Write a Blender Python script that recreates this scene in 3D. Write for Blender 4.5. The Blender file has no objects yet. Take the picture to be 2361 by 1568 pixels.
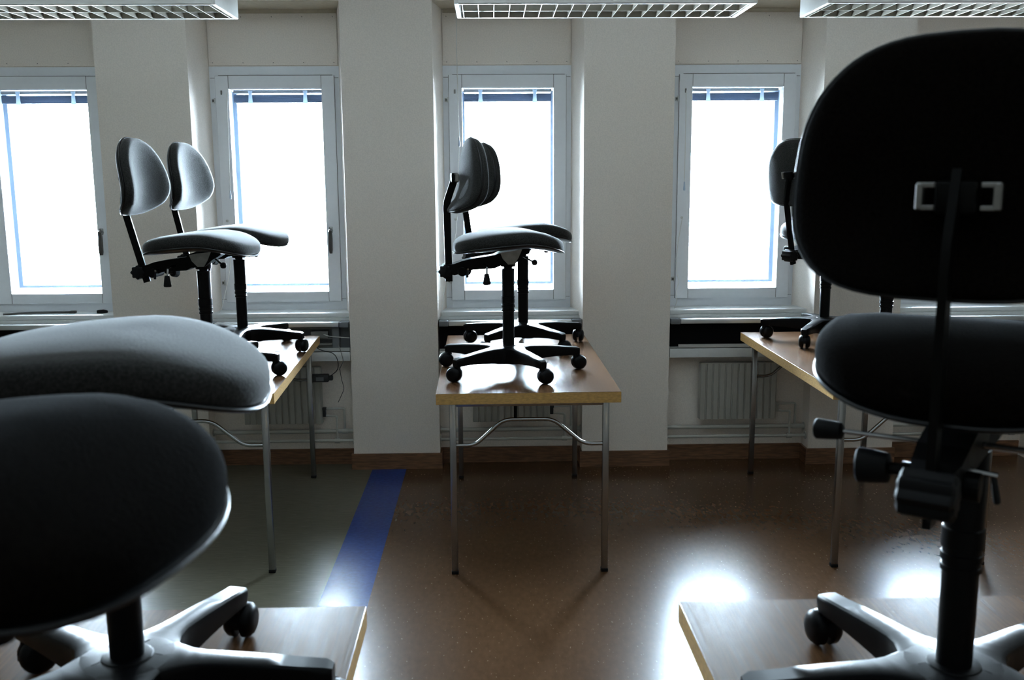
import bpy, bmesh, math, random
from mathutils import Vector, Matrix
PI = math.pi
rad = math.radians
sc = bpy.context.scene

# ------------------------------------------------------------------ camera
cam_d = bpy.data.cameras.new('camera')
cam = bpy.data.objects.new('camera', cam_d)
sc.collection.objects.link(cam)
cam_d.sensor_fit = 'HORIZONTAL'
cam_d.sensor_width = 36.0
cam_d.lens = 2233.7 / 2361 * 36.0
cam_d.clip_start = 0.05
pitch, yaw, roll, eye = rad(9.59), rad(1.22), rad(-0.362), 1.544
fw = Vector((math.sin(yaw)*math.cos(pitch), math.cos(yaw)*math.cos(pitch), -math.sin(pitch)))
rt = Vector((math.cos(yaw), -math.sin(yaw), 0))
up = rt.cross(fw)
rt2 = rt*math.cos(roll) + up*math.sin(roll)
up2 = -rt*math.sin(roll) + up*math.cos(roll)
mw = Matrix((rt2, up2, -fw)).transposed().to_4x4()
mw.translation = Vector((0, 0, eye))
cam.matrix_world = mw
cam_d.dof.use_dof = True
cam_d.dof.focus_distance = 4.3
cam_d.dof.aperture_fstop = 7.0
sc.camera = cam

# ------------------------------------------------------------------ daylight (overcast sky through the windows)
world = bpy.data.worlds.new('overcast_sky')
sc.world = world
world.use_nodes = True
wn = world.node_tree
wn.nodes.clear()
wo = wn.nodes.new('ShaderNodeOutputWorld')
bg = wn.nodes.new('ShaderNodeBackground')
bg.inputs[0].default_value = (0.72, 0.85, 1.0, 1)
bg.inputs[1].default_value = 170.0
wn.links.new(bg.outputs[0], wo.inputs[0])

sc.view_settings.view_transform = 'Standard'
sc.view_settings.look = 'None'
sc.view_settings.exposure = 0.19
sc.view_settings.gamma = 1.0
sc.view_settings.use_curve_mapping = False

PER = 1.2215          # window pitch
DP = 5.03             # room face of the piers
DW = 5.27             # window plane
for k in range(-2, 3):
    ld = bpy.data.lights.new('daylight_portal', 'AREA')
    ld.shape = 'RECTANGLE'; ld.size = 0.66; ld.size_y = 1.26
    ld.cycles.is_portal = True
    lo = bpy.data.objects.new('daylight_portal', ld)
    lo.location = (0.098 + k*PER, 5.50, 1.48)
    lo.rotation_euler = (rad(-90), 0, 0)
    sc.collection.objects.link(lo)

# ------------------------------------------------------------------ materials
def new_mat(name):
    m = bpy.data.materials.new(name); m.use_nodes = True
    nt = m.node_tree; nt.nodes.clear()
    out = nt.nodes.new('ShaderNodeOutputMaterial')
    b = nt.nodes.new('ShaderNodeBsdfPrincipled')
    nt.links.new(b.outputs[0], out.inputs[0])
    return m, nt, b

def pm(name, col, rough=0.5, metal=0.0, noise=0.0, nscale=40, bump=0.0, sheen=0.0, coat=0.0, spec=0.5, stretch=(1, 1, 1)):
    m, nt, b = new_mat(name)
    b.inputs['Base Color'].default_value = (*col, 1)
    b.inputs['Roughness'].default_value = rough
    b.inputs['Metallic'].default_value = metal
    b.inputs['Specular IOR Level'].default_value = spec
    b.inputs['Coat Weight'].default_value = coat
    if sheen:
        b.inputs['Sheen Weight'].default_value = sheen
        b.inputs['Sheen Roughness'].default_value = 0.35
    tc = nt.nodes.new('ShaderNodeTexCoord')
    mp = nt.nodes.new('ShaderNodeMapping'); mp.inputs['Scale'].default_value = stretch
    n = nt.nodes.new('ShaderNodeTexNoise'); n.inputs['Scale'].default_value = nscale
    n.inputs['Detail'].default_value = 4
    nt.links.new(tc.outputs['Object'], mp.inputs[0]); nt.links.new(mp.outputs[0], n.inputs['Vector'])
    r = nt.nodes.new('ShaderNodeValToRGB')
    r.color_ramp.elements[0].position = 0.35; r.color_ramp.elements[1].position = 0.65
    lo = [max(0, c*(1-noise)) for c in col]; hi = [min(1, c*(1+noise)) for c in col]
    r.color_ramp.elements[0].color = (*lo, 1); r.color_ramp.elements[1].color = (*hi, 1)
    nt.links.new(n.outputs[0], r.inputs[0]); nt.links.new(r.outputs[0], b.inputs['Base Color'])
    if bump:
        bp = nt.nodes.new('ShaderNodeBump'); bp.inputs['Strength'].default_value = bump
        bp.inputs['Distance'].default_value = 0.002
        nt.links.new(n.outputs[0], bp.inputs['Height']); nt.links.new(bp.outputs[0], b.inputs['Normal'])
    return m

M = {}
M['wall'] = pm('painted_wall', (0.84, 0.765, 0.69), 0.85, noise=0.05, nscale=160, bump=0.25, spec=0.2)
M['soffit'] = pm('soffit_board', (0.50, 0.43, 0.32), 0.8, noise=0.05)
M['ceil'] = pm('ceiling_paint', (0.86, 0.83, 0.78), 0.9, noise=0.02)
M['room'] = pm('far_room_paint', (0.24, 0.215, 0.18), 0.9, noise=0.04)
M['frame'] = pm('white_window_paint', (0.88, 0.91, 0.95), 0.38, noise=0.01)
M['seam'] = pm('dark_seam', (0.10, 0.10, 0.09), 0.8)
M['gasket'] = pm('blue_grey_gasket', (0.10, 0.14, 0.20), 0.5)
M['sillm'] = pm('sill_paint', (0.72, 0.73, 0.72), 0.32, noise=0.03)
M['alu'] = pm('trunking_aluminium', (0.62, 0.63, 0.62), 0.35, 0.35)
M['endcap'] = pm('grey_plastic_cap', (0.16, 0.17, 0.18), 0.5)
M['dark'] = pm('dark_channel', (0.003, 0.003, 0.0035), 0.8, spec=0.1)
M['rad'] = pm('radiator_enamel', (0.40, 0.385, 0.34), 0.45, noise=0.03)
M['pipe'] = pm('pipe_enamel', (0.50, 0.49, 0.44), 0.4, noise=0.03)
M['base'] = pm('baseboard_wood', (0.17, 0.080, 0.038), 0.55, noise=0.35, nscale=14, stretch=(1, 1, 9))
M['slat'] = pm('blind_slats', (0.035, 0.05, 0.085), 0.5, spec=0.2)
M['rail'] = pm('blind_rail', (0.12, 0.13, 0.14), 0.5, spec=0.3)
M['clip'] = pm('clear_plastic', (0.45, 0.55, 0.68), 0.3)
M['cord'] = pm('cord_white', (0.75, 0.75, 0.72), 0.6)
M['chrome'] = pm('chrome', (0.34, 0.34, 0.34), 0.22, 1.0, noise=0.05)
M['steel'] = pm('brushed_steel', (0.26, 0.25, 0.24), 0.36, 1.0, noise=0.1)
M['handle'] = pm('handle_dark', (0.05, 0.045, 0.04), 0.35)
M['plastic'] = pm('black_plastic', (0.0030, 0.0030, 0.0036), 0.33, noise=0.2, nscale=300, bump=0.05, spec=0.13)
M['rubber'] = pm('black_rubber', (0.002, 0.002, 0.0025), 0.55, spec=0.2)
M['paintb'] = pm('black_steel', (0.0020, 0.0018, 0.0016), 0.4, spec=0.10)
M['fabric'] = pm('grey_wool_fabric', (0.028, 0.0275, 0.0265), 0.95, noise=0.35, nscale=260, bump=0.5, sheen=0.35, spec=0.08)
M['fabric_black'] = pm('black_wool_fabric', (0.0035, 0.0028, 0.0023), 0.95, noise=0.35, nscale=260, bump=0.5, sheen=0.008, spec=0.01)
M['shell'] = pm('shell_plastic', (0.0025, 0.0025, 0.003), 0.30, spec=0.35)
M['lampw'] = pm('lamp_enamel', (0.72, 0.71, 0.68), 0.4, noise=0.02)
M['louvre'] = pm('louvre_aluminium', (0.30, 0.27, 0.22), 0.5, 0.15, spec=0.3)
M['tube'] = pm('fluorescent_tube', (0.55, 0.55, 0.54), 0.3)
M['cable'] = pm('cable_black', (0.02, 0.02, 0.02), 0.5)
M['cablegrey'] = pm('cable_grey', (0.22, 0.22, 0.21), 0.5)
M['edge'] = pm('beech_edge', (0.46, 0.27, 0.085), 0.45, noise=0.18, nscale=60, stretch=(1, 1, 3))

def wood_top():
    m, nt, b = new_mat('oak_veneer')
    tc = nt.nodes.new('ShaderNodeTexCoord'); mp = nt.nodes.new('ShaderNodeMapping')
    mp.inputs['Scale'].default_value = (26, 1.6, 1)
    n = nt.nodes.new('ShaderNodeTexNoise'); n.inputs['Scale'].default_value = 5; n.inputs['Detail'].default_value = 9
    n.inputs['Distortion'].default_value = 0.4
    nt.links.new(tc.outputs['Object'], mp.inputs[0]); nt.links.new(mp.outputs[0], n.inputs['Vector'])
    r = nt.nodes.new('ShaderNodeValToRGB')
    r.color_ramp.elements[0].position = 0.36; r.color_ramp.elements[1].position = 0.62
    r.color_ramp.elements[0].color = (0.066, 0.029, 0.012, 1); r.color_ramp.elements[1].color = (0.115, 0.058, 0.027, 1)
    b.inputs['Specular IOR Level'].default_value = 0.21
    nt.links.new(n.outputs[0], r.inputs[0]); nt.links.new(r.outputs[0], b.inputs['Base Color'])
    rr = nt.nodes.new('ShaderNodeMapRange'); rr.inputs[3].default_value = 0.26; rr.inputs[4].default_value = 0.18
    nt.links.new(n.outputs[0], rr.inputs[0]); nt.links.new(rr.outputs[0], b.inputs['Roughness'])
    bp = nt.nodes.new('ShaderNodeBump'); bp.inputs['Strength'].default_value = 0.35; bp.inputs['Distance'].default_value = 0.0006
    nt.links.new(n.outputs[0], bp.inputs['Height']); nt.links.new(bp.outputs[0], b.inputs['Normal'])
    return m
M['veneer'] = wood_top()

def lino(name, c0, c1, fleck, streak=(1, 1, 1), rough=0.235, fl=0.71):
    m, nt, b = new_mat(name)
    tc = nt.nodes.new('ShaderNodeTexCoord')
    mp = nt.nodes.new('ShaderNodeMapping'); mp.inputs['Scale'].default_value = streak
    n = nt.nodes.new('ShaderNodeTexNoise'); n.inputs['Scale'].default_value = 55; n.inputs['Detail'].default_value = 5
    nt.links.new(tc.outputs['Object'], mp.inputs[0]); nt.links.new(mp.outputs[0], n.inputs['Vector'])
    r = nt.nodes.new('ShaderNodeValToRGB')
    r.color_ramp.elements[0].position = 0.22; r.color_ramp.elements[1].position = 0.78
    r.color_ramp.elements[0].color = (*c0, 1); r.color_ramp.elements[1].color = (*c1, 1)
    nt.links.new(n.outputs[0], r.inputs[0])
    n2 = nt.nodes.new('ShaderNodeTexNoise'); n2.inputs['Scale'].default_value = 110; n2.inputs['Detail'].default_value = 1
    nt.links.new(mp.outputs[0], n2.inputs['Vector'])
    r2 = nt.nodes.new('ShaderNodeValToRGB')
    r2.color_ramp.elements[0].position = fl; r2.color_ramp.elements[1].position = fl+0.03
    r2.color_ramp.elements[0].color = (0, 0, 0, 1); r2.color_ramp.elements[1].color = (1, 1, 1, 1)
    nt.links.new(n2.outputs[0], r2.inputs[0])
    mx = nt.nodes.new('ShaderNodeMixRGB'); mx.inputs[2].default_value = (*fleck, 1)
    nt.links.new(r2.outputs[0], mx.inputs[0]); nt.links.new(r.outputs[0], mx.inputs[1])
    nt.links.new(mx.outputs[0], b.inputs['Base Color'])
    b.inputs['Roughness'].default_value = rough
    n3 = nt.nodes.new('ShaderNodeTexNoise'); n3.inputs['Scale'].default_value = 2.2; n3.inputs['Detail'].default_value = 3
    nt.links.new(tc.outputs['Object'], n3.inputs['Vector'])
    rr = nt.nodes.new('ShaderNodeMapRange'); rr.inputs[3].default_value = rough-0.02; rr.inputs[4].default_value = rough+0.03
    nt.links.new(n3.outputs[0], rr.inputs[0]); nt.links.new(rr.outputs[0], b.inputs['Roughness'])
    b.inputs['Specular IOR Level'].default_value = 0.20
    return m
M['lino_brown'] = lino('brown_linoleum', (0.066, 0.033, 0.0155), (0.092, 0.046, 0.022), (0.15, 0.105, 0.07), (1.0, 0.45, 1))
M['lino_grey'] = lino('grey_linoleum', (0.095, 0.087, 0.062), (0.135, 0.125, 0.092), (0.19, 0.18, 0.14), (0.25, 2.2, 1), fl=0.74)
M['lino_blue'] = lino('blue_linoleum', (0.008, 0.026, 0.13), (0.016, 0.05, 0.22), (0.03, 0.08, 0.28), (1, 1, 1), fl=0.78)

def glass():
    m = bpy.data.materials.new('window_glass'); m.use_nodes = True
    nt = m.node_tree; nt.nodes.clear()
    out = nt.nodes.new('ShaderNodeOutputMaterial')
    t = nt.nodes.new('ShaderNodeBsdfTransparent'); t.inputs[0].default_value = (0.96, 0.98, 0.98, 1)
    g = nt.nodes.new('ShaderNodeBsdfGlossy'); g.inputs['Roughness'].default_value = 0.02
    f = nt.nodes.new('ShaderNodeFresnel'); f.inputs[0].default_value = 1.45
    mx = nt.nodes.new('ShaderNodeMixShader')
    nt.links.new(f.outputs[0], mx.inputs[0]); nt.links.new(t.outputs[0], mx.inputs[1]); nt.links.new(g.outputs[0], mx.inputs[2])
    nt.links.new(mx.outputs[0], out.inputs[0])
    return m
M['glass'] = glass()

# ------------------------------------------------------------------ mesh building
class MB:
    """collects shapes, then links them as one mesh object"""
    def __init__(s, mats=None):
        s.bm = bmesh.new(); s.mats = mats or []; s.mi = 0
    def _face(s, vs):
        try:
            f = s.bm.faces.new(vs); f.material_index = s.mi; return f
        except ValueError:
            return None
    def box(s, x0, x1, y0, y1, z0, z1, bev=0.0, seg=2):
        if x0 > x1: x0, x1 = x1, x0
        if y0 > y1: y0, y1 = y1, y0
        if z0 > z1: z0, z1 = z1, z0
        v = [s.bm.verts.new(p) for p in ((x0,y0,z0),(x1,y0,z0),(x1,y1,z0),(x0,y1,z0),(x0,y0,z1),(x1,y0,z1),(x1,y1,z1),(x0,y1,z1))]
        fs = [s._face([v[i] for i in q]) for q in ((0,3,2,1),(4,5,6,7),(0,1,5,4),(1,2,6,5),(2,3,7,6),(3,0,4,7))]
        if bev:
            es = set(e for f in fs for e in f.edges)
            r = bmesh.ops.bevel(s.bm, geom=list(es), offset=bev, segments=seg, profile=0.5, affect='EDGES')
            for f in r['faces']: f.material_index = s.mi
        return s
    def prism(s, pts, z0, z1):
        a = [s.bm.verts.new((x, y, z0)) for x, y in pts]; b = [s.bm.verts.new((x, y, z1)) for x, y in pts]
        s._face(a[::-1]); s._face(b)
        n = len(pts)
        for i in range(n): s._face([a[i], a[(i+1) % n], b[(i+1) % n], b[i]])
        return s
    def rings(s, rings, cap0=True, cap1=True, closed=True):
        R = [[s.bm.verts.new(p) for p in r] for r in rings]
        n = len(R[0])
        for a, b in zip(R, R[1:]):
            for i in range(n if closed else n-1):
                s._face([a[i], a[(i+1) % n], b[(i+1) % n], b[i]])
        if cap0: s._face(R[0][::-1])
        if cap1: s._face(R[-1])
        return s
    def lathe(s, prof, o=(0, 0, 0), axis='Z', n=24):
        rings = []
        for r, h in prof:
            ring = []
            for i in range(n):
                a = 2*PI*i/n; c, d = r*math.cos(a), r*math.sin(a)
                p = {'Z': (c, d, h), 'Y': (d, h, c), 'X': (h, c, d)}[axis]
                ring.append((o[0]+p[0], o[1]+p[1], o[2]+p[2]))
            rings.append(ring)
        return s.rings(rings)
    def tube(s, pts, r, n=10, flat=None):
        pts = [Vector(p) for p in pts]
        T = []
        for i in range(len(pts)):
            a = pts[max(i-1, 0)]; b = pts[min(i+1, len(pts)-1)]
            T.append((b-a).normalized())
        ref = Vector((0, 0, 1)) if abs(T[0].z) < 0.9 else Vector((0, 1, 0))
        u = T[0].cross(ref).normalized()
        rings = []
        for p, t in zip(pts, T):
            u = (u - t*u.dot(t)).normalized(); w = t.cross(u)
            if flat:
                a, b = flat
                ring = [p+u*a*x+w*b*y for x, y in ((-1,-1),(1,-1),(1,1),(-1,1))]
            else:
                ring = [p+(u*math.cos(2*PI*i/n)+w*math.sin(2*PI*i/n))*r for i in range(n)]
            rings.append(ring)
        return s.rings(rings)
    def xform(s, mat):
        bmesh.ops.transform(s.bm, matrix=mat, verts=s.bm.verts); return s
    def build(s, name, mat, parent=None, smooth=True, angle=35):
        bmesh.ops.recalc_face_normals(s.bm, faces=s.bm.faces)
        me = bpy.data.meshes.new(name); 
        if smooth:
            for f in s.bm.faces: f.smooth = True
            for e in s.bm.edges:
                if len(e.link_faces) == 2 and e.calc_face_angle(0) > rad(angle): e.smooth = False
        s.bm.to_mesh(me); s.bm.free()
        for m in (mat if isinstance(mat, list) else [mat]): me.materials.append(m)
        o = bpy.data.objects.new(name, me); sc.collection.objects.link(o)
        if parent: o.parent = parent
        return o

def arc_path(pts, r=0.03, n=5):
    """polyline with its corners rounded"""
    P = [Vector(p) for p in pts]; out = [P[0]]
    for i in range(1, len(P)-1):
        a, b, c = P[i-1], P[i], P[i+1]
        d1 = (a-b).normalized(); d2 = (c-b).normalized()
        k = min(r, (a-b).length*0.45, (c-b).length*0.45)
        p1, p2 = b+d1*k, b+d2*k
        for j in range(n+1):
            t = j/n; out.append(p1*(1-t)**2 + b*2*t*(1-t) + p2*t*t)
    out.append(P[-1])
    return out

def struct(o, **kw):
    o['kind'] = 'structure'; return o
def empty(name, loc, rz=0):
    o = bpy.data.objects.new(name, None); sc.collection.objects.link(o)
    o.location = loc; o.rotation_euler = (0, 0, rz); o.empty_display_size = 0.1
    return o
def tag(o, label, cat, group=None):
    o['label'] = label; o['category'] = cat
    if group: o['group'] = group
    return o

# ------------------------------------------------------------------ room shell
XW, XE, YS, YB, CZ = -4.0, 4.0, -2.4, 5.14, 2.78
SLX0, SLX1 = -0.645, -0.463
f = MB(); f.box(SLX1, XE, YS, 5.6, -0.12, 0); f.mi = 1; f.box(XW, SLX0, YS, 5.6, -0.12, 0)
struct(f.build('floor', [M['lino_brown'], M['lino_grey']], smooth=False))
struct(MB().box(SLX0, SLX1, YS, 5.6, -0.12, 0.0).build('trim_1', M['lino_blue'], smooth=False))
struct(MB().box(XW-0.2, XE+0.2, YS-0.2, 5.8, CZ, CZ+0.15).build('ceiling', M['ceil'], smooth=False))
struct(MB().box(XW-0.15, XW, YS-0.15, 5.8, -0.12, CZ).build('wall_west', M['room'], smooth=False))
struct(MB().box(XE, XE+0.15, YS-0.15, 5.8, -0.12, CZ).build('wall_east', M['room'], smooth=False))
struct(MB().box(XW, XE, YS-0.15, YS, -0.12, CZ).build('wall_south', M['room'], smooth=False))

w = MB()
OPL, OPR = -0.282, 0.4795         # opening between piers (middle window)
INL, INR = -0.2415, 0.430         # opening at the window frame
ks = list(range(-2, 3))
ZS = 0.80
def pier(xl, xr, xli, xri):
    w.box(xl, xr, DP, 5.60, 0, ZS)
    w.prism([(xl, DP), (xr, DP), (xri, DW+0.02), (xri, 5.60), (xli, 5.60), (xli, DW+0.02)], ZS, 2.41)
for k in ks[:-1]:
    pier(OPR+k*PER, OPL+(k+1)*PER, INR+k*PER, INL+(k+1)*PER)
pier(XW, OPL-2*PER, XW, INL-2*PER)
pier(OPR+2*PER, XE, INR+2*PER, XE)
w.box(XW, XE, DP, 5.60, 2.41, CZ)                     # lintel
for k in ks:
    w.box(OPL+k*PER, OPR+k*PER, YB, 5.60, 0, ZS)      # parapet under the window
    w.mi = 1
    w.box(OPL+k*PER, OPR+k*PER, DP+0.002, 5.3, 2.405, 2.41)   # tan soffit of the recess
    w.mi = 0
struct(w.build('wall_north', [M['wall'], M['soffit']], smooth=False))

b = MB()
def bb(x0, x1, y): b.box(x0, x1, y-0.012, y, 0, 0.085)
for k in ks[:-1]:
    x0, x1 = OPR+k*PER, OPL+(k+1)*PER
    b.box(x0-0.012, x1+0.012, DP-0.012, DP-0.0005, 0, 0.085)
    b.box(x0-0.012, x0-0.0005, DP-0.011, YB, 0, 0.084)
    b.box(x1+0.0005, x1+0.012, DP-0.011, YB, 0, 0.084)
b.box(XW, OPL-2*PER+0.012, DP-0.012, DP, 0, 0.085)
b.box(OPR+2*PER-0.012, XE, DP-0.012, DP, 0, 0.085)
for k in ks:
    b.box(OPL+k*PER+0.0125, OPR+k*PER-0.0125, YB-0.012, YB, 0, 0.085)
struct(b.build('baseboard_north', M['base'], smooth=False))

# ------------------------------------------------------------------ windows
def loop_frame(mb, x0, x1, z0, z1, t, y0, y1, bev=0.0, tz=None):
    tl = t if not isinstance(t, tuple) else t[0]; tt = tl if tz is None else tz
    mb.box(x0, x0+tl, y0, y1, z0, z1, bev); mb.box(x1-tl, x1, y0, y1, z0, z1, bev)
    mb.box(x0+tl, x1-tl, y0, y1, z0, z0+tt, bev); mb.box(x0+tl, x1-tl, y0, y1, z1-tt, z1, bev)

SX0, SX1, SZ0, SZ1 = -0.2135, 0.4065, 0.879, 2.072       # sash
GX0, GX1, GZ0, GZ1 = -0.144, 0.340, 0.933, 2.006         # glass
PZ = 2.120                                                # top of the frame / bottom of the panel
def window(k, n, handle):
    ox = k*PER
    root = empty('window_%d' % n, (ox, DW, ZS)); root['kind'] = 'structure'
    T = Matrix.Translation((0, -DW, -ZS))
    def bld(mb, name, mat, parent=root, **kw):
        return mb.xform(T).build(name, mat, parent, **kw)
    fr = MB()
    fr.box(INL-0.02, SX0, DW, DW+0.10, 0.835, PZ); fr.box(SX1, INR+0.02, DW, DW+0.10, 0.835, PZ)
    fr.box(SX0, SX1, DW, DW+0.10, 0.835, SZ0); fr.box(SX0, SX1, DW, DW+0.10, SZ1, PZ)
    fr.box(INL-0.02, INR+0.02, DW+0.10, 5.60, 0.70, 0.92)           # outer sill block
    fr.box(INL-0.02, INR+0.02, DW+0.10, 5.60, 2.02, 2.5)            # outer head
    fr.box(INL-0.02, GX0-0.012, DW+0.10, 5.60, 0.92, 2.02); fr.box(GX1+0.012, INR+0.02, DW+0.10, 5.60, 0.92, 2.02)
    bld(fr, 'window_frame', M['frame'], smooth=False)
    s_ = MB()
    s_.box(SX0, GX0, DW-0.016, DW+0.045, SZ0, SZ1, 0.002, 1); s_.box(GX1, SX1, DW-0.016, DW+0.045, SZ0, SZ1, 0.002, 1)
    s_.box(GX0+0.001, GX1-0.001, DW-0.015, DW+0.045, SZ0, GZ0); s_.box(GX0+0.001, GX1-0.001, DW-0.015, DW+0.045, GZ1, SZ1)
    s_.mi = 1
    for x in (GX0, GX1):
        s_.box(x-0.0008, x+0.0008, DW-0.0163, DW-0.01, SZ0+.001, GZ0); s_.box(x-0.0008, x+0.0008, DW-0.0163, DW-0.01, GZ1, SZ1-.001)
    s_.box(SX0+0.02, SX1-0.008, DW-0.0162, DW-0.002, SZ1, SZ1+0.0022)
    for x0, x1 in ((INL, SX0-.002), (SX1+.002, INR)):
        s_.box(x0, x1, DW-0.0006, DW+0.002, 2.060, 2.0622); s_.box(x0, x1, DW-0.0006, DW+0.002, 0.893, 0.8945)
    s_.box(SX0-0.002, SX0, DW-0.001, DW+0.01, SZ0, SZ1); s_.box(SX1, SX1+0.002, DW-0.001, DW+0.01, SZ0, SZ1)
    bld(s_, 'sash', [M['frame'], M['seam']], smooth=False)
    g = MB(); loop_frame(g, GX0-0.012, GX1+0.012, 0.953, 2.0, 0.022, DW+0.105, DW+0.125, tz=0.013)
    bld(g, 'glazing_gasket', M['gasket'], smooth=False)
    gl = MB(); gl.box(GX0, GX1, DW+0.015, DW+0.019, GZ0, GZ1); gl.box(GX0-0.01, GX1+0.01, DW+0.113, DW+0.117, 0.955, 1.998)
    bld(gl, 'glass_pane', M['glass'], smooth=False)
    p = MB(); p.box(INL+0.001, INR-0.001, DW-0.006, DW+0.05, PZ+0.004, 2.385); p.box(INL-0.02, INR+0.02, DW+0.002, 5.6, PZ, 2.41)
    p.mi = 1
    for i in range(5):
        x = INL+0.02+i*(INR-INL-0.04)/4
        for z in (PZ+0.018, 2.368): p.lathe([(0.0022, -0.0005), (0.0022, 0.003)], (x, DW-0.0065, z), 'Y', 8)
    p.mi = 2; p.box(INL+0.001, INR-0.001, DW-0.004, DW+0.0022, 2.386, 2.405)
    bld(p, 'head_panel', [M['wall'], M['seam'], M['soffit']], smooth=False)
    for z in (1.945, 0.985):
        h = MB(); h.box(SX0-0.022, SX0-0.004, DW-0.012, DW, z-0.011, z+0.011, 0.003); h.lathe([(0.004, -0.014), (0.004, 0.014)], (SX0-0.006, DW-0.012, z), 'Z', 10)
        h.mi = 1; h.box(SX0-0.019, SX0-0.010, DW-0.0125, DW-0.011, z-0.006, z+0.006)
        bld(h, 'hinge', [M['alu'], M['seam']])
    h = MB(); h.box(SX0+0.028, SX0+0.036, DW-0.022, DW-0.016, 1.975, 1.997, 0.002)
    bld(h, 'tilt_bracket', M['cablegrey'])
    bld(MB().lathe([(0.007, -0.0155), (0.007, -0.019), (0.003, -0.0195), (0.003, -0.024)], (SX0+0.026, DW, 1.318), 'Y', 14), 'cord_cleat', M['alu'])
    if handle:
        hd = MB(); hx = 0.365
        hd.box(hx-0.009, hx+0.009, DW-0.030, DW-0.016, 1.250, 1.283, 0.003)
        hd.lathe([(0.009, -0.05), (0.011, -0.045), (0.011, -0.02)], (hx, DW, 1.262), 'Y', 14)
        hd.mi = 1
        hd.rings([[(hx-a, DW-0.052-c, z), (hx+a, DW-0.052-c, z), (hx+a, DW-0.038, z), (hx-a, DW-0.038, z)] for a, c, z in ((0.008, 0, 1.262), (0.010, 0.004, 1.22), (0.009, 0.006, 1.16), (0.006, 0.004, 1.142))])
        bld(hd, 'window_handle', [M['chrome'], M['handle']])
    # white sill board with rounded front
    sl = MB()
    sl.box(OPL+0.014, OPR-0.014, DP+0.075, DW, 0.812, 0.836, 0.004)
    sl.box(OPL+0.004, OPR-0.004, DP+0.06, DW+0.02, 0.797, 0.812)
    bld(sl, 'window_sill', M['sillm'])
places = ['far left window', 'window behind the left table', 'middle window behind the centre table', 'window behind the right table', 'far right window behind the black chair']
for i, k in enumerate(ks):
    window(k, i+1, k in (-2, -1))

# blinds rolled up between the panes
def blind(k, label):
    r = empty('venetian_blind', (0.098+k*PER, DW+0.065, 1.955))
    tag(r, label, 'blind', 'raised venetian blinds')
    hw = (GX1-GX0)/2-0.006
    MB().box(-hw, hw, -0.014, 0.014, 0.033, 0.050, 0.002).build('head_rail', M['rail'], r)
    st = MB(); rnd = random.Random(k+9)
    for j in range(10):
        z = -0.010+j*0.0036; t = rnd.uniform(-0.0006, 0.0006)
        st.rings([[(x, -0.0125+t, z+a), (x, 0.0125, z+a), (x, 0.0125, z+a+0.0033), (x, 0.0, z+a+0.0036), (x, -0.0125+t, z+a+0.0033)] for x, a in ((-hw+0.002, -0.0014*k*(k > 0)), (hw-0.002, 0.0014*k*(k > 0)))])
    st.build('slat_stack', M['slat'], r, smooth=False)
    MB().box(-hw+0.002, hw-0.002, -0.012, 0.012, -0.016, -0.0102, 0.002).build('bottom_rail', M['slat'], r)
    for x in (-0.145, 0.145):
        c = MB(); c.rings([[(x-a, -0.019, z), (x+a, -0.019, z), (x+a, -0.015, z), (x-a, -0.015, z)] for a, z in ((0.013, -0.022), (0.010, 0.0), (0.009, 0.03), (0.012, 0.045))])
        c.build('blind_clip', M['clip'], r)
blabs = ['raised venetian blind in the far left window', 'raised venetian blind in the window behind the two grey chairs on the left table',
         'raised venetian blind in the middle window above the centre table', 'raised venetian blind slanting up to the right in the window right of the middle one',
         'raised venetian blind in the far right window hidden behind the black chair']
for i, k in enumerate(ks[:-1]): blind(k, blabs[i])

# blind cords hanging in front of the windows
def cord(pts, label, tassel=None, r=0.0018):
    o = empty('blind_cord', pts[0]); tag(o, label, 'cord', 'blind cords')
    q = [Vector(p)-Vector(pts[0]) for p in pts]
    MB().tube(arc_path(q, 0.05), r, 6).build('string', M['cord'], o)
    if tassel is not None:
        t = Vector(tassel)-Vector(pts[0])
        MB().lathe([(0.001, 0.012), (0.003, 0.008), (0.0055, -0.03), (0.0045, -0.036), (0.001, -0.037)], t, 'Z', 12).build('tassel', M['clip'], o)
    return o
YC = DW-0.03
cord([(-1.372, YC, 1.985), (-1.372, YC, 1.93), (-1.379, YC, 1.55), (-1.381, YC, 1.47)], 'thin white blind cord with clear tassel, left side of the window behind the left chairs', (-1.381, YC, 1.47))
cord([(-1.396, YC, 1.18), (-1.405, YC, 1.05), (-1.433, 5.14, 0.86), (-1.437, 5.11, 0.845)], 'white pull cord trailing to the sill behind the left table chairs')
cord([(-0.165, 5.12, 2.404), (-0.163, 5.12, 2.1), (-0.158, 5.12, 1.72), (-0.170, 5.15, 1.45), (-0.178, 5.16, 1.30), (-0.205, 5.14, 1.10), (-0.25, 5.11, 0.95), (-0.262, 5.11, 0.84)], 'long white blind cord hanging down the left of the middle window', (-0.158, 5.12, 1.735), 0.0017)
cord([(1.040, YC, 1.985), (1.042, YC, 1.75), (1.041, YC, 1.50)], 'thin white blind cord with tassel, left of the window right of the middle', (1.041, YC, 1.50))
cord([(1.035, YC, 1.32), (1.01, YC, 1.16), (1.000, 5.20, 1.03), (1.010, 5.16, 0.98), (0.985, 5.13, 0.93), (0.992, 5.11, 0.89), (0.978, 5.11, 0.842)], 'kinked white pull cord falling to the sill beside the right-hand pier')

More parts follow.
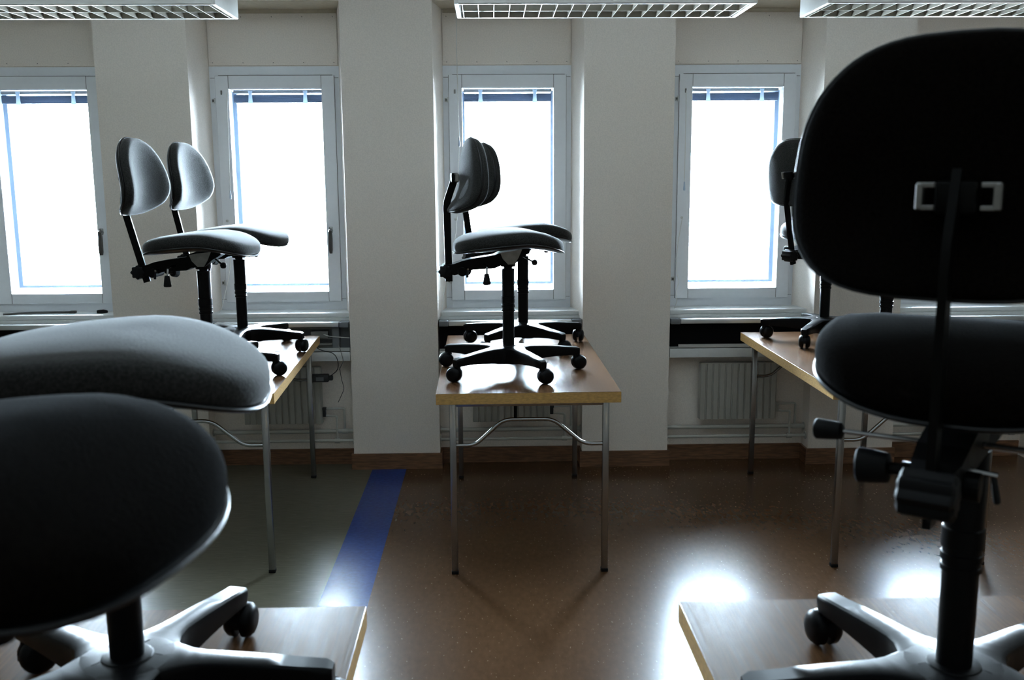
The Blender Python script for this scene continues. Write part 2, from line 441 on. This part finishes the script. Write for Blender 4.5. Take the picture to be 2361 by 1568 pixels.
# ------------------------------------------------------------------ trunking, radiator, pipes under each window
def under(k, openc):
    ox = k*PER
    side = {-2: 'far left', -1: 'left', 0: 'middle', 1: 'right-hand', 2: 'far right'}[k]
    near = {-2: 'under the far left window', -1: 'behind the left table', 0: 'behind the centre table', 1: 'behind the right table', 2: 'under the far right window'}[k]
    r = empty('cable_trunking', (0.098+ox, 5.08, 0.66))
    tag(r, {-2: 'cable trunking under the far left window sill', -1: 'open cable trunking with bare cables behind the left table', 0: 'black fronted cable trunking behind the centre table and its chairs',
            1: 'black fronted cable trunking between the pier and the right table', 2: 'cable trunking under the far right window sill'}[k], 'trunking', 'window cable trunkings')
    T = Matrix.Translation((-0.098, -5.08, -0.66))
    def B(mb, n, m, **kw): return mb.xform(T).build(n, m, r, **kw)
    a, c = OPL+0.006, OPR-0.006
    B(MB().box(a+0.052, c-0.052, DP-0.004, DP+0.058, 0.772, 0.797, 0.003), 'top_rail', M['alu'])
    for x0, x1 in ((a, a+0.05), (c-0.05, c)):
        B(MB().box(x0, x1, DP-0.006, DP+0.056, 0.770, 0.798, 0.003), 'end_cap', M['endcap'])
    B(MB().box(a+0.045, c, DP+0.012, DP+0.02, 0.643, 0.659).box(a, c, DP+0.02, YB, 0.640, 0.643), 'lower_lip', M['alu'], smooth=False)
    B(MB().box(a, c, DP+0.010, YB, 0.588, 0.636, 0.002), 'lower_beam', M['sillm'])
    if not openc:
        B(MB().box(a, c, DP+0.045, YB, 0.6435, 0.770), 'front_cover', M['dark'], smooth=False)
    else:
        B(MB().box(a, c, YB-0.03, YB, 0.6435, 0.770), 'back_plate', M['endcap'], smooth=False)
        B(MB().box(c-0.09, c-0.055, DP+0.02, YB-0.03, 0.6435, 0.770), 'divider', M['endcap'], smooth=False)
        for z, y in ((0.755, 5.07), (0.70, 5.08), (0.672, 5.06), (0.657, 5.08)):
            B(MB().box(a+0.01, c-0.095, y, y+0.012, z, z+0.008), 'conduit', M['cablegrey'], smooth=False)
        for j, x in enumerate((0.14, 0.27)):
            B(MB().box(x, x+0.09, 5.055, 5.10, 0.710, 0.745, 0.003), 'socket_outlet', M['cablegrey'])
    # radiator: panel with vertical flutes, on the parapet
    x0, x1, z0, z1 = ox-0.105, ox+0.310, 0.243, 0.548
    ra = empty('radiator', (x0, 5.10, z0))
    tag(ra, {-2: 'white fluted radiator under the far left window', -1: 'white fluted radiator half hidden behind the left table legs', 0: 'white fluted radiator in shade behind the centre table',
             1: 'white fluted radiator between the pier and the right table', 2: 'white fluted radiator under the far right window'}[k], 'radiator', 'radiators under the windows')
    TR = Matrix.Translation((-x0, -5.10, -z0))
    m = MB(); n = 12; step = (x1-x0)/n; pts = []
    for i in range(n):
        xa = x0+i*step
        pts += [(xa+0.002, 5.070), (xa+step*0.12, 5.062), (xa+step*0.80, 5.062), (xa+step*0.92, 5.070)]
    pts += [(x1, 5.070), (x1, 5.108), (x0, 5.108)]
    m.prism(pts, z0, z1)
    m.xform(TR).build('fluted_panel', M['rad'], ra, smooth=False)
    MB().box(x0+0.004, x1-0.004, 5.064, 5.106, z1, z1+0.004).xform(TR).build('top_grille', M['rad'], ra, smooth=False)
    for x in (x0+0.06, x1-0.06):
        MB().box(x-0.012, x+0.012, 5.108, YB, z0+0.05, z1-0.05).xform(TR).build('wall_bracket', M['rad'], ra, smooth=False)
    MB().box(x1, x1+0.022, 5.075, 5.095, z0+0.070, z0+0.086, 0.003).box(x1+0.001, x1+0.019, 5.077, 5.093, z0+0.034, z0+0.080, 0.003).xform(TR).build('valve', M['cable'] if k < 1 else M['rad'], ra)
    MB().tube(arc_path([(x1+0.016, 5.085, z0+0.078), (x1+0.09, 5.092, z0+0.078), (x1+0.115, 5.097, z0+0.078), (x1+0.115, 5.097, 0.208)], 0.025), 0.006, 10).xform(TR).build('feed_pipe', M['pipe'], ra)
    MB().tube(arc_path([(x1+0.016, 5.085, z0+0.040), (x1+0.06, 5.072, z0+0.040), (x1+0.078, 5.068, z0+0.040), (x1+0.078, 5.068, 0.157)], 0.025), 0.006, 10).xform(TR).build('return_pipe', M['pipe'], ra)
    # heating pipes run the full width of the recess
    for z, nm in ((0.193, 'upper'), (0.148, 'lower')):
        hp = empty('heating_pipe', (OPL+ox, 5.097 if nm == 'upper' else 5.068, z))
        tag(hp, '%s white heating pipe along the wall %s' % (nm, near), 'pipe', 'heating pipes below the radiators')
        q = MB(); q.lathe([(0.0115 if nm == 'upper' else 0.0085, 0.0), (0.0115 if nm == 'upper' else 0.0085, OPR-OPL)], (0, 0, 0), 'X', 14).build('pipe_run', M['pipe'], hp)
        for xx in (0.002, OPR-OPL-0.006): MB().lathe([(0.021, 0), (0.021, 0.004)], (xx, 0, 0), 'X', 16).build('wall_collar', M['pipe'], hp)
        MB().lathe([(0.014, -0.014), (0.014, 0.014)], (x1+(0.115 if nm == 'upper' else 0.078)-OPL-ox, 0, 0), 'X', 14).build('tee_fitting', M['pipe'], hp)
for k in ks[:-1]: under(k, k == -1)
under(2, False)

# loose cables and power adapter behind the left table
def cable(pts, label, m='cable', r=0.0022):
    o = empty('loose_cable', pts[0]); q = [Vector(p)-Vector(pts[0]) for p in pts]
    # smooth catmull-rom through the points
    out = []
    for i in range(len(q)-1):
        p0, p1, p2, p3 = q[max(i-1, 0)], q[i], q[i+1], q[min(i+2, len(q)-1)]
        for j in range(8):
            t = j/8
            out.append(0.5*((2*p1)+(p2-p0)*t+(2*p0-5*p1+4*p2-p3)*t*t+(3*p1-p0-3*p2+p3)*t**3))
    out.append(q[-1])
    MB().tube(out, r, 8).build('cable_run', M[m], o)
    tag(o, label, 'cable', 'loose cables behind the left table'); return o
cable([(-0.99, 5.02, 0.72), (-0.90, 5.0, 0.66), (-0.83, 4.99, 0.64), (-0.805, 4.99, 0.60), (-0.81, 4.99, 0.55), (-0.86, 4.99, 0.51)], 'black cable looping down from the trunking onto the black adapter')
cable([(-0.80, 5.01, 0.68), (-0.785, 4.99, 0.64), (-0.775, 4.98, 0.60), (-0.79, 4.99, 0.57), (-0.80, 5.0, 0.55)], 'short grey cable curl beside the pier, right of the black adapter', 'cablegrey')
cable([(-0.80, 5.01, 0.56), (-0.79, 5.0, 0.50), (-0.78, 5.0, 0.45), (-0.795, 5.0, 0.41), (-0.812, 5.0, 0.375)], 'thin cable end dangling lowest next to the pier', 'cable', 0.0016)
cable([(-0.93, 5.0, 0.66), (-0.955, 4.99, 0.60), (-0.95, 4.99, 0.54), (-0.925, 5.0, 0.52)], 'black cable arc running down to the left side of the adapter')
cable([(-0.90, 5.06, 0.735), (-0.85, 5.05, 0.72), (-0.78, 5.04, 0.715), (-0.747, 5.04, 0.712)], 'light cable crossing the open trunking to the pier', 'cord', 0.0022)
ad = empty('power_adapter', (-0.89, 5.0, 0.505)); tag(ad, 'black power adapter hanging on its cables behind the left table', 'adapter')
MB().box(-0.055, 0.035, -0.02, 0.02, -0.018, 0.022, 0.006).box(0.035, 0.055, -0.014, 0.014, -0.010, 0.014, 0.003).build('adapter_body', M['cable'], ad)
MB().box(-0.068, -0.054, -0.006, 0.006, -0.006, 0.006, 0.002).build('cable_grip', M['rubber'], ad)
MB().box(-0.03, 0.01, -0.0206, -0.0196, -0.01, 0.01).build('rating_label', M['endcap'], ad, smooth=False)

# things lying on the far left sill
o = MB().tube(arc_path([(-2.575, 5.12, 0.8425), (-2.48, 5.17, 0.8425), (-2.235, 5.19, 0.8425)], 0.03), 0.0055, 8).box(-2.255, -2.222, 5.175, 5.20, 0.837, 0.849, 0.002).build('bent_rod', M['handle'])
tag(o, 'thin dark bent metal rod lying on the far left window sill', 'rod')
o = MB().rings([[(-2.105, 5.17, 0.8365), (-2.105, 5.19, 0.8365), (-2.105, 5.19, 0.852), (-2.105, 5.17, 0.852)], [(-2.075, 5.165, 0.8365), (-2.075, 5.19, 0.8365), (-2.075, 5.19, 0.855), (-2.075, 5.168, 0.853)], [(-2.052, 5.175, 0.838), (-2.052, 5.185, 0.838), (-2.052, 5.185, 0.850), (-2.052, 5.175, 0.850)]]).build('rubber_stop', M['rubber'])
tag(o, 'small black wedge lying at the right end of the far left sill', 'wedge')

# ------------------------------------------------------------------ ceiling lamps
def lamp(x0, x1, label):
    r = empty('fluorescent_lamp', ((x0+x1)/2, 4.075, 2.20)); tag(r, label, 'ceiling lamp', 'louvred fluorescent lamps')
    L = (x1-x0)/2; Wd = 0.175; H_ = 0.085; t = 0.012
    h = MB()
    h.rings([[(x, -Wd, 0.004), (x, -Wd+0.004, 0), (x, -Wd+t, 0.0), (x, -Wd+t, H_-0.006), (x, Wd-t, H_-0.006), (x, Wd-t, 0), (x, Wd-0.004, 0), (x, Wd, 0.004), (x, Wd, H_), (x, Wd*0.6, H_+0.01), (x, -Wd*0.6, H_+0.01), (x, -Wd, H_)] for x in (-L+0.016, L-0.016)])
    h.build('housing', M['lampw'], r)
    for s in (-1, 1):
        e = MB(); e.box(s*(L-0.018), s*L, -Wd, Wd, 0, H_+0.008, 0.004); e.build('end_cap', M['lampw'], r)
    lo = MB(); n = 18; xs = 2*(L-0.03)/n
    for i in range(n+1):
        x = -L+0.03+i*xs; zt = 0.040
        lo.rings([[(x-0.0012, -Wd+t+0.002, 0.001), (x+0.0012, -Wd+t+0.002, 0.001), (x+0.0005, -Wd+t+0.002, zt), (x-0.0005, -Wd+t+0.002, zt)],
                  [(x-0.0012, Wd-t-0.002, 0.001), (x+0.0012, Wd-t-0.002, 0.001), (x+0.0005, Wd-t-0.002, zt), (x-0.0005, Wd-t-0.002, zt)]])
    for y in (-Wd+t+0.004, 0, Wd-t-0.004):
        lo.box(-L+0.022, L-0.022, y-0.0015, y+0.0015, 0.001, 0.040)
    lo.build('louvre', M['louvre'], r, smooth=False)
    for y in (-0.08, 0.08):
        MB().lathe([(0.013, -L+0.04), (0.013, L-0.04)], (0, y, 0.062), 'X', 14).build('fluorescent_tube', M['tube'], r)
    for x in (-L*0.7, L*0.7):
        MB().tube([(x, 0, H_+0.005), (x, 0, CZ-2.20)], 0.002, 6).build('suspension_wire', M['steel'], r)
lamp(-2.26, -1.046, 'white louvred fluorescent lamp at the top left above the left table')
lamp(-0.132, 1.045, 'white louvred fluorescent lamp hanging above the centre table')
lamp(1.318, 2.50, 'white louvred fluorescent lamp at the top right behind the black chair')

# ------------------------------------------------------------------ tables
TH = 0.74
def table(x, y, rz, label, L=1.36, W=0.70, detail=True):
    """origin at the floor below the front left corner; long side runs away from the viewer"""
    r = empty('folding_table', (x, y, 0), rz); tag(r, label, 'table', 'oak veneer folding tables')
    t = MB(); t.box(0, W, 0, L, TH-0.0425, TH, 0.0012, 1)
    for f in t.bm.faces:
        if f.calc_center_median().z < TH-0.0015: f.material_index = 1
    t.build('tabletop', [M['veneer'], M['edge']], r, smooth=False)
    for yy in (0.065, L-0.065):
        for xx in (0.060, W-0.050):
            l = MB(); l.box(xx-0.0125, xx+0.0125, yy-0.0125, yy+0.0125, 0.012, TH-0.0435, 0.003, 2); l.build('leg', M['chrome'], r)
            MB().box(xx-0.0135, xx+0.0135, yy-0.0135, yy+0.0135, 0, 0.014, 0.002).build('foot_cap', M['rubber'], r)
        MB().box(0.0735, W-0.0635, yy-0.011, yy+0.011, TH-0.064, TH-0.044, 0.002).build('cross_rail', M['chrome'], r)
        xa, xb = 0.0725, W-0.0625; sp = xb-xa
        MB().tube(arc_path([(xa, yy, 0.521), (xa+sp*0.13, yy, 0.521), (xa+sp*0.32, yy, 0.622), (xa+sp*0.66, yy, 0.622), (xa+sp*0.87, yy, 0.521), (xb, yy, 0.521)], 0.035), 0.0075, 12).build('brace', M['chrome'], r)
        MB().box(W*0.43-0.006, W*0.43+0.006, yy-0.004, yy+0.004, 0.625, TH-0.064).build('brace_stay', M['paintb'], r, smooth=False)
    return r
table(-0.212, 3.557, rad(0.55), 'oak veneer folding table in the middle with two chairs standing on it')
tl = table(-0.826-0.70*math.cos(rad(2.6)), 3.6-0.70*math.sin(rad(2.6)), rad(2.6), 'oak veneer folding table on the left by the windows, loose cables behind it')
table(1.297, 3.57, rad(0.3), 'oak veneer folding table on the right by the windows, partly behind the black chair')
table(-0.936, 0.375, rad(0.3), 'oak veneer folding table in the left foreground beside the blue floor strip')
table(0.360, 0.378, rad(0.3), 'oak veneer folding table in the right foreground under the black chair')

# ------------------------------------------------------------------ office chairs
SEAT = 0.0
def sgn(a): return -1 if a < 0 else 1
def seat_outline(a):
    """plan outline of the seat pad, x forward"""
    c, s = math.cos(a), math.sin(a)
    n = 2.6
    x = sgn(c)*abs(c)**(2/n)*0.222; y = sgn(s)*abs(s)**(2/n)*0.222
    y *= 0.93 + 0.09*(x/0.222)                 # a little narrower at the rear
    return x, y
def seat_z(x, y):
    t = (x+0.222)/0.444
    z = 0.508 + 0.030*math.sin(min(t, 0.70)/0.70*PI*0.5)
    if t > 0.55: z -= 0.046*((t-0.55)/0.45)**2
    if t < 0.2: z -= 0.010*((0.2-t)/0.2)**2
    return z
def lerp_ring(k, zoff, scale):
    return [(seat_outline(2*PI*i/56)[0]*scale, seat_outline(2*PI*i/56)[1]*scale, zoff) for i in range(56)]
def make_seat(r, fab, tilt=0.0):
    N = 56
    TT = Matrix.Translation((0, 0, 0.5)) @ Matrix.Rotation(tilt, 4, 'Y') @ Matrix.Translation((0, 0, -0.5))
    # cushion
    prof = [(0.965, 0.0), (0.99, 0.005), (1.0, 0.016), (0.999, 0.028), (0.989, 0.036), (0.962, 0.042), (0.90, 0.047), (0.70, 0.0515), (0.35, 0.054), (0.1, 0.0545)]
    rings = []
    for sca, h in prof:
        ring = []
        for i in range(N):
            x, y = seat_outline(2*PI*i/N); x *= sca; y *= sca
            t = (x+0.222)/0.444
            th = 1.0 - 0.08*max(0, (t-0.6)/0.4)**2
            ring.append((x, y, seat_z(x, y)+0.004+h*th))
        rings.append(ring)
    m = MB(); m.rings(rings, True, True)
    m.xform(TT).build('seat_cushion', fab, r, angle=80)
    rings = []
    for sca, h in [(0.4, -0.016), (0.7, -0.014), (0.88, -0.008), (0.95, -0.003), (0.985, 0.0), (0.99, 0.005), (0.97, 0.007)]:
        ring = []
        for i in range(N):
            x, y = seat_outline(2*PI*i/N); x *= sca; y *= sca
            ring.append((x, y, seat_z(x, y)+h-0.001))
        rings.append(ring)
    m = MB(); m.rings(rings, True, True)
    sh = m.xform(TT).build('seat_shell', M['shell'], r, angle=60)
    pts = []
    for i in range(N+1):
        x, y = seat_outline(2*PI*i/N); pts.append((x*0.992, y*0.992, seat_z(x, y)+0.003))
    MB().tube(pts, 0.0036, 8).xform(TT).build('edge_piping', M['shell'], sh)

def back_shape(a, n=2.6):
    """outline of the back pad: returns y, z (z from 0 bottom to .29 top)"""
    c, s = math.cos(a), math.sin(a)
    y = sgn(c)*abs(c)**(2/n); z = sgn(s)*abs(s)**(2/n)
    zz = (z+1)/2
    wv = 0.216 - 0.058*zz**2 - 0.012*(1-zz)**3
    return y*wv, zz*0.308
def back_x(y, z):
    """bend of the shell: wraps forward at the sides, lumbar bulge"""
    return 1.05*y*y + 0.020*math.exp(-((z-0.10)/0.09)**2) - 0.05*max(0, (0.05-z))/0.05*0.4 
def make_back(r, fab, lean, rec, bdz=0.0, pady=0.0, padz=0.0):
    N = 56
    piv = Vector((-0.245, 0, 0.43))
    R_ = Matrix.Translation(piv) @ Matrix.Rotation(-rec, 4, 'Y') @ Matrix.Translation(-piv)
    att = R_ @ Vector((-0.205, 0, 0.800))
    P_ = Matrix.Translation(att) @ Matrix.Rotation(lean, 4, 'Y') @ Matrix.Translation((0.010, pady, -0.140+padz))
    def ring(sca, off):
        out = []
        for i in range(N):
            y, z = back_shape(2*PI*i/N, 3.1 if fab is M['fabric_black'] else 2.6); z = 0.146+(z-0.146)*sca; y *= sca
            out.append((back_x(y, z)+off, y, z))
        return out
    m = MB(); m.rings([ring(s_, o_) for s_, o_ in ((0.95, 0.006), (0.985, 0.010), (1.0, 0.020), (0.995, 0.030), (0.96, 0.040), (0.88, 0.047), (0.7, 0.050), (0.4, 0.051), (0.12, 0.051))], True, True)
    m.xform(P_).build('back_cushion', fab, r, angle=80)
    m = MB(); m.rings([ring(s_, o_) for s_, o_ in ((0.12, -0.010), (0.5, -0.010), (0.85, -0.008), (0.95, -0.003), (0.985, 0.003), (0.985, 0.008), (0.94, 0.0085))], True, True)
    sh = m.xform(P_).build('back_shell', fab, r, angle=80)
    pts = ring(0.992, 0.008); pts.append(pts[0])
    MB().tube(pts, 0.0034, 8).xform(P_).build('edge_piping', M['shell'], sh)
    bar = [(-0.245, 0, 0.385), (-0.245, 0, 0.70), (-0.209, 0, 0.795)]
    MB().tube(arc_path(bar, 0.025), 0, flat=(0.014, 0.005)).xform(R_).build('back_bar', M['paintb'], r, smooth=False)
    bk = MB(); bk.box(-0.224, -0.196, -0.022, 0.022, 0.780, 0.818, 0.004)
    R2 = R_ @ Matrix.Translation((0, 0, bdz))
    k = bk.xform(R2).build('back_bracket', M['paintb'], r)
    for s in (-1, 1):
        bk = MB()
        bk.box(-0.212, -0.197, s*0.024, s*0.040, 0.784, 0.790, 0.001, 1); bk.box(-0.212, -0.197, s*0.024, s*0.040, 0.810, 0.816, 0.001, 1)
        bk.box(-0.212, -0.197, s*0.036, s*0.046, 0.784, 0.816, 0.002, 1)
        bk.xform(R2).build('bracket_plate', M['steel'], k)
    return

def caster(r, ang, swiv, Rr=0.284, bscale=1.0):
    cx, cy = Rr*math.cos(ang), Rr*math.sin(ang)
    dx, dy = math.cos(swiv)*0.016, math.sin(swiv)*0.016
    T = Matrix.Translation((cx+dx, cy+dy, 0.0310)) @ Matrix.Rotation(swiv, 4, 'Z')
    h = MB()
    prof = [(0.006, -0.0270), (0.016, -0.0265), (0.0245, -0.0235), (0.0300, -0.017), (0.0310, -0.007), (0.028, -0.0050), (0.020, -0.0050)]
    h.lathe(prof, (0, 0, 0), 'Y', 20); h.lathe([(a, -b) for a, b in prof], (0, 0, 0), 'Y', 20)
    h.lathe([(0.010, -0.006), (0.010, 0.006)], (0, 0, 0), 'Y', 14)
    # hood over the wheels
    rings = []
    for i in range(9):
        a = rad(-10+i*25); c, s = math.cos(a)*0.0325, math.sin(a)*0.0325
        rings.append([(c*q, y, s*q) for q, y in ((1.0, -0.006), (1.0, 0.006), (0.72, 0.006), (0.72, -0.006))])
    h.rings(rings)
    h.xform(T).build('caster', M['plastic'], r)
    s = MB(); s.lathe([(0.010, 0.045), (0.010, 0.070), (0.007, 0.078)], (cx, cy, 0), 'Z', 12)
    s.tube([(cx, cy, 0.05), (cx+dx, cy+dy, 0.042)], 0.009, 8)
    s.build('caster_stem', M['plastic'], r)

def make_base(r, a0, rnd, swiv=None):
    m = MB()
    for k in range(5):
        a = a0+k*2*PI/5; T = Matrix.Rotation(a, 4, 'Z')
        sec = []
        for i in range(13):
            t = i/12; q = 0.016+t*0.285
            hw = 0.0185 + 0.012*(1-t) + 0.046*math.exp(-((q-0.02)/0.046)**2)
            zt = 0.113 - 0.016*t*t - 0.004*t
            zb = 0.040 + 0.024*math.sin(min(1, t*1.1)*PI/2) 
            if i == 12: hw *= 0.72; zt -= 0.002
            if i == 11: q += 0.012
            sec.append([(q, -hw*0.80, zb), (q, hw*0.80, zb), (q, hw, zt-0.010), (q, hw*0.93, zt-0.003), (q, hw*0.74, zt), (q, -hw*0.74, zt), (q, -hw*0.93, zt-0.003), (q, -hw, zt-0.010)])
        q_ = MB(); q_.rings(sec); q_.xform(T)
        me = bpy.data.meshes.new('tmp'); q_.bm.to_mesh(me); q_.bm.free(); m.bm.from_mesh(me); bpy.data.meshes.remove(me)
    m.lathe([(0.030, 0.040), (0.040, 0.046), (0.042, 0.105), (0.036, 0.1145), (0.030, 0.116)], (0, 0, 0), 'Z', 30)
    m.build('star_base', M['plastic'], r)
    for k in range(5):
        a = a0+k*2*PI/5
        caster(r, a, swiv[k] if swiv else rnd.uniform(0, 2*PI))

def chair(x, y, head, a0, label, seed, fab='fabric', lean=rad(7), rec=0.0, lift=0.0, tz=TH, bdz=0.0, pady=0.0, padz=0.0, swiv=None, tilt=0.0):
    rnd = random.Random(seed)
    r = empty('office_chair', (x, y, tz)); tag(r, label, 'chair', 'office chairs stored on the tables')
    F = M[fab]
    make_base(r, a0, rnd, swiv)
    # gas column
    c = MB(); c.lathe([(0.0243, 0.105), (0.0243, 0.255), (0.0273, 0.256), (0.0273, 0.263), (0.0253, 0.264), (0.0253, 0.271), (0.0280, 0.272), (0.0280, 0.281), (0.0260, 0.282), (0.0260, 0.29), (0.0283, 0.291), (0.0283, 0.318), (0.0263, 0.320), (0.0270, 0.425), (0.0270, 0.431), (0.0180, 0.432), (0.0180, 0.440), (0.0120, 0.441)], (0, 0, 0), 'Z', 28)
    c.build('column_sleeve', M['plastic'], r)
    MB().lathe([(0.0135, 0.43), (0.0135, 0.462)], (0, 0, 0), 'Z', 20).build('gas_piston', M['steel'], r)
    # everything above turns with the seat
    H = empty('upper', (0, 0, 0)); 
    parts_before = set(sc.collection.objects)
    me = MB()
    me.rings([[(x_, -hw, z0), (x_, hw, z0), (x_, hw, z1), (x_, -hw, z1)] for x_, hw, z0, z1 in ((-0.262, 0.022, 0.418, 0.452), (-0.225, 0.028, 0.412, 0.458), (-0.19, 0.030, 0.420, 0.470), (-0.15, 0.030, 0.432, 0.478), (-0.06, 0.032, 0.436, 0.490), (-0.035, 0.040, 0.448, 0.500), (0.02, 0.042, 0.452, 0.505), (0.05, 0.036, 0.478, 0.512), (0.085, 0.034, 0.498, 0.516))])
    me.lathe([(0.030, 0.440), (0.034, 0.456), (0.034, 0.470)], (0, 0, 0), 'Z', 18)
    me.lathe([(0.018, -0.045), (0.018, 0.045)], (-0.195, 0, 0.426), 'Y', 18)
    mech = me.build('tilt_mechanism', M['paintb'], H, smooth=False)
    br = MB(); br.rings([[(-0.04, yy, 0.500), (0.05, yy, 0.512), (0.035, yy, 0.478), (0.018, yy, 0.452), (-0.008, yy, 0.452), (-0.03, yy, 0.475)] for yy in (-0.045, -0.042)])
    br.lathe([(0.004, -0.046), (0.004, -0.041)], (0.005, 0, 0.49), 'Y', 10)
    br.build('side_plate', M['steel'], mech, smooth=False)
    # star knob behind the mechanism
    kn = []
    for yy, q in ((-0.032, 0.020), (-0.028, 0.0265), (0.028, 0.0265), (0.032, 0.020)):
        kn.append([(-0.262+q*(1+0.10*math.cos(8*2*PI*i/48))*math.cos(2*PI*i/48), yy, 0.428+q*(1+0.10*math.cos(8*2*PI*i/48))*math.sin(2*PI*i/48)) for i in range(48)])
    MB().rings(kn).build('star_knob', M['rubber'], H)
    # levers on the sitter's right
    l = MB(); l.tube(arc_path([(-0.105, -0.03, 0.455), (-0.105, -0.105, 0.455), (-0.108, -0.112, 0.415)], 0.012), 0.0045, 8)
    lv = l.build('lever_rod', M['chrome'], H)
    def paddle(c0, c1, w0=0.010, w1=0.014, t=0.006, turn=False):
        c0, c1 = Vector(c0), Vector(c1); d = (c1-c0); L_ = d.length; d.normalize()
        ref = Vector((1, 0, 0)) if abs(d.x) < 0.5 else Vector((0, 0, 1))
        u = d.cross(ref).normalized(); v = d.cross(u)
        if turn: u, v = v, u
        rings = []
        for q, a in ((0, 0.6), (0.06, 0.9), (0.5, 1.0), (0.9, 1.05), (0.97, 0.9), (1.0, 0.6)):
            ww = (w0+(w1-w0)*q)*a; tt = t*a
            rings.append([c0+d*L_*q+u*tt*math.cos(2*PI*i/16)+v*ww*math.sin(2*PI*i/16) for i in range(16)])
        return MB().rings(rings)
    paddle((-0.108, -0.112, 0.424), (-0.108, -0.113, 0.378), 0.011, 0.016, 0.008).build('lever_paddle', M['rubber'], lv)
    l = MB(); l.tube([(-0.175, -0.03, 0.44), (-0.175, -0.06, 0.438)], 0.004, 8)
    lv = l.build('lever_rod', M['chrome'], H)
    paddle((-0.175, -0.055, 0.438), (-0.178, -0.062, 0.404), 0.004, 0.005, 0.004).build('lever_paddle', M['rubber'], lv)
    l = MB(); l.tube([(0.055, -0.020, 0.485), (0.090, -0.045, 0.463)], 0.004, 8)
    lv = l.build('lever_rod', M['chrome'], H)
    MB().lathe([(0.004, -0.012), (0.010, -0.009), (0.013, 0), (0.010, 0.009), (0.004, 0.012)], (0.100, -0.052, 0.458), 'Z', 14).build('ball_knob', M['rubber'], lv)
    # levers on the sitter's left
    for (xa, za, L0, L1, ww, tt) in ((-0.10, 0.448, 0.122, 0.040, 0.0135, 0.012), (-0.165, 0.425, 0.042, 0.044, 0.022, 0.016)):
        l = MB(); l.tube([(xa, 0.028, za), (xa+0.01, 0.03+L0, za-0.004)], 0.0035 if ww < 0.02 else 0.008, 8)
        lv = l.build('lever_rod', M['chrome'] if ww < 0.02 else M['paintb'], H)
        paddle((xa+0.01, 0.025+L0, za-0.004), (xa+0.012, 0.025+L0+L1, za-0.006), ww, ww*1.05, tt, True).build('lever_paddle', M['rubber'], lv)
    make_seat(H, F, tilt)
    make_back(H, F, lean, rec, bdz, pady, padz)
    # bake the heading of the upper part into its pieces
    RZ = Matrix.Rotation(head, 4, 'Z') @ Matrix.Translation((0, 0, lift))
    for o in [o for o in sc.collection.objects if o not in parts_before and o.type == 'MESH']:
        o.data.transform(RZ)
        if o.parent == H: o.parent = r
    bpy.data.objects.remove(H)
    return r

S90 = PI/2
chair(0.070, 3.965, rad(10), rad(8), 'grey office chair, front one of the two on the centre table', 1, lean=rad(15), rec=rad(1), swiv=[0.3, 2.5, 3.4, 2.9, 0.4])
chair(0.152, 4.60, rad(14), rad(18), 'grey office chair at the back of the centre table, its seat nearest the middle window', 2, lean=rad(17), rec=rad(8), swiv=[1.3, 2.5, 0.6, 2.9, 0.2])
chair(-1.172, 3.97, rad(-3), rad(-8), 'grey office chair on the left table, leftmost and front one of that pair', 3, lean=rad(2), rec=rad(14), swiv=[0.5, 2, 3, 1, 0.4])
chair(-1.170, 4.53, rad(-6), rad(-12), 'grey office chair at the back of the left table, closest to the window', 4, lean=rad(2), rec=rad(12), swiv=[1.3, 1.2, 3, 1, 0.4])
chair(1.630, 4.665, rad(31), rad(162), 'grey office chair at the back of the right table, mostly hidden by the black chair', 5, lean=rad(2), rec=rad(12), swiv=[0.3, 1.3, 3, 1, 0.4])
chair(1.650, 3.98, rad(30), rad(130), 'grey office chair at the front of the right table, behind the big black chair', 6, lean=rad(5))
chair(-0.540, 1.340, rad(10), rad(0), 'grey office chair on the left foreground table, its seat reaching across the left edge', 7, lean=rad(2), rec=rad(14), lift=0.004, tilt=rad(1.6), swiv=[1.2, 1.45, 0.5, 1, 2])
chair(-0.466, 0.775, rad(-12), rad(62), 'black office chair seat nearest the viewer at the lower left', 8, fab='fabric_black', lean=rad(5), lift=0.006)
chair(0.656, 1.275, rad(54), rad(35), 'black office chair seen from behind on the right foreground table', 9, fab='fabric_black', lean=rad(4), lift=0.010, bdz=-0.032, pady=0.014, padz=-0.012, swiv=[1.5, 1.75, 0.5, 1, 2])
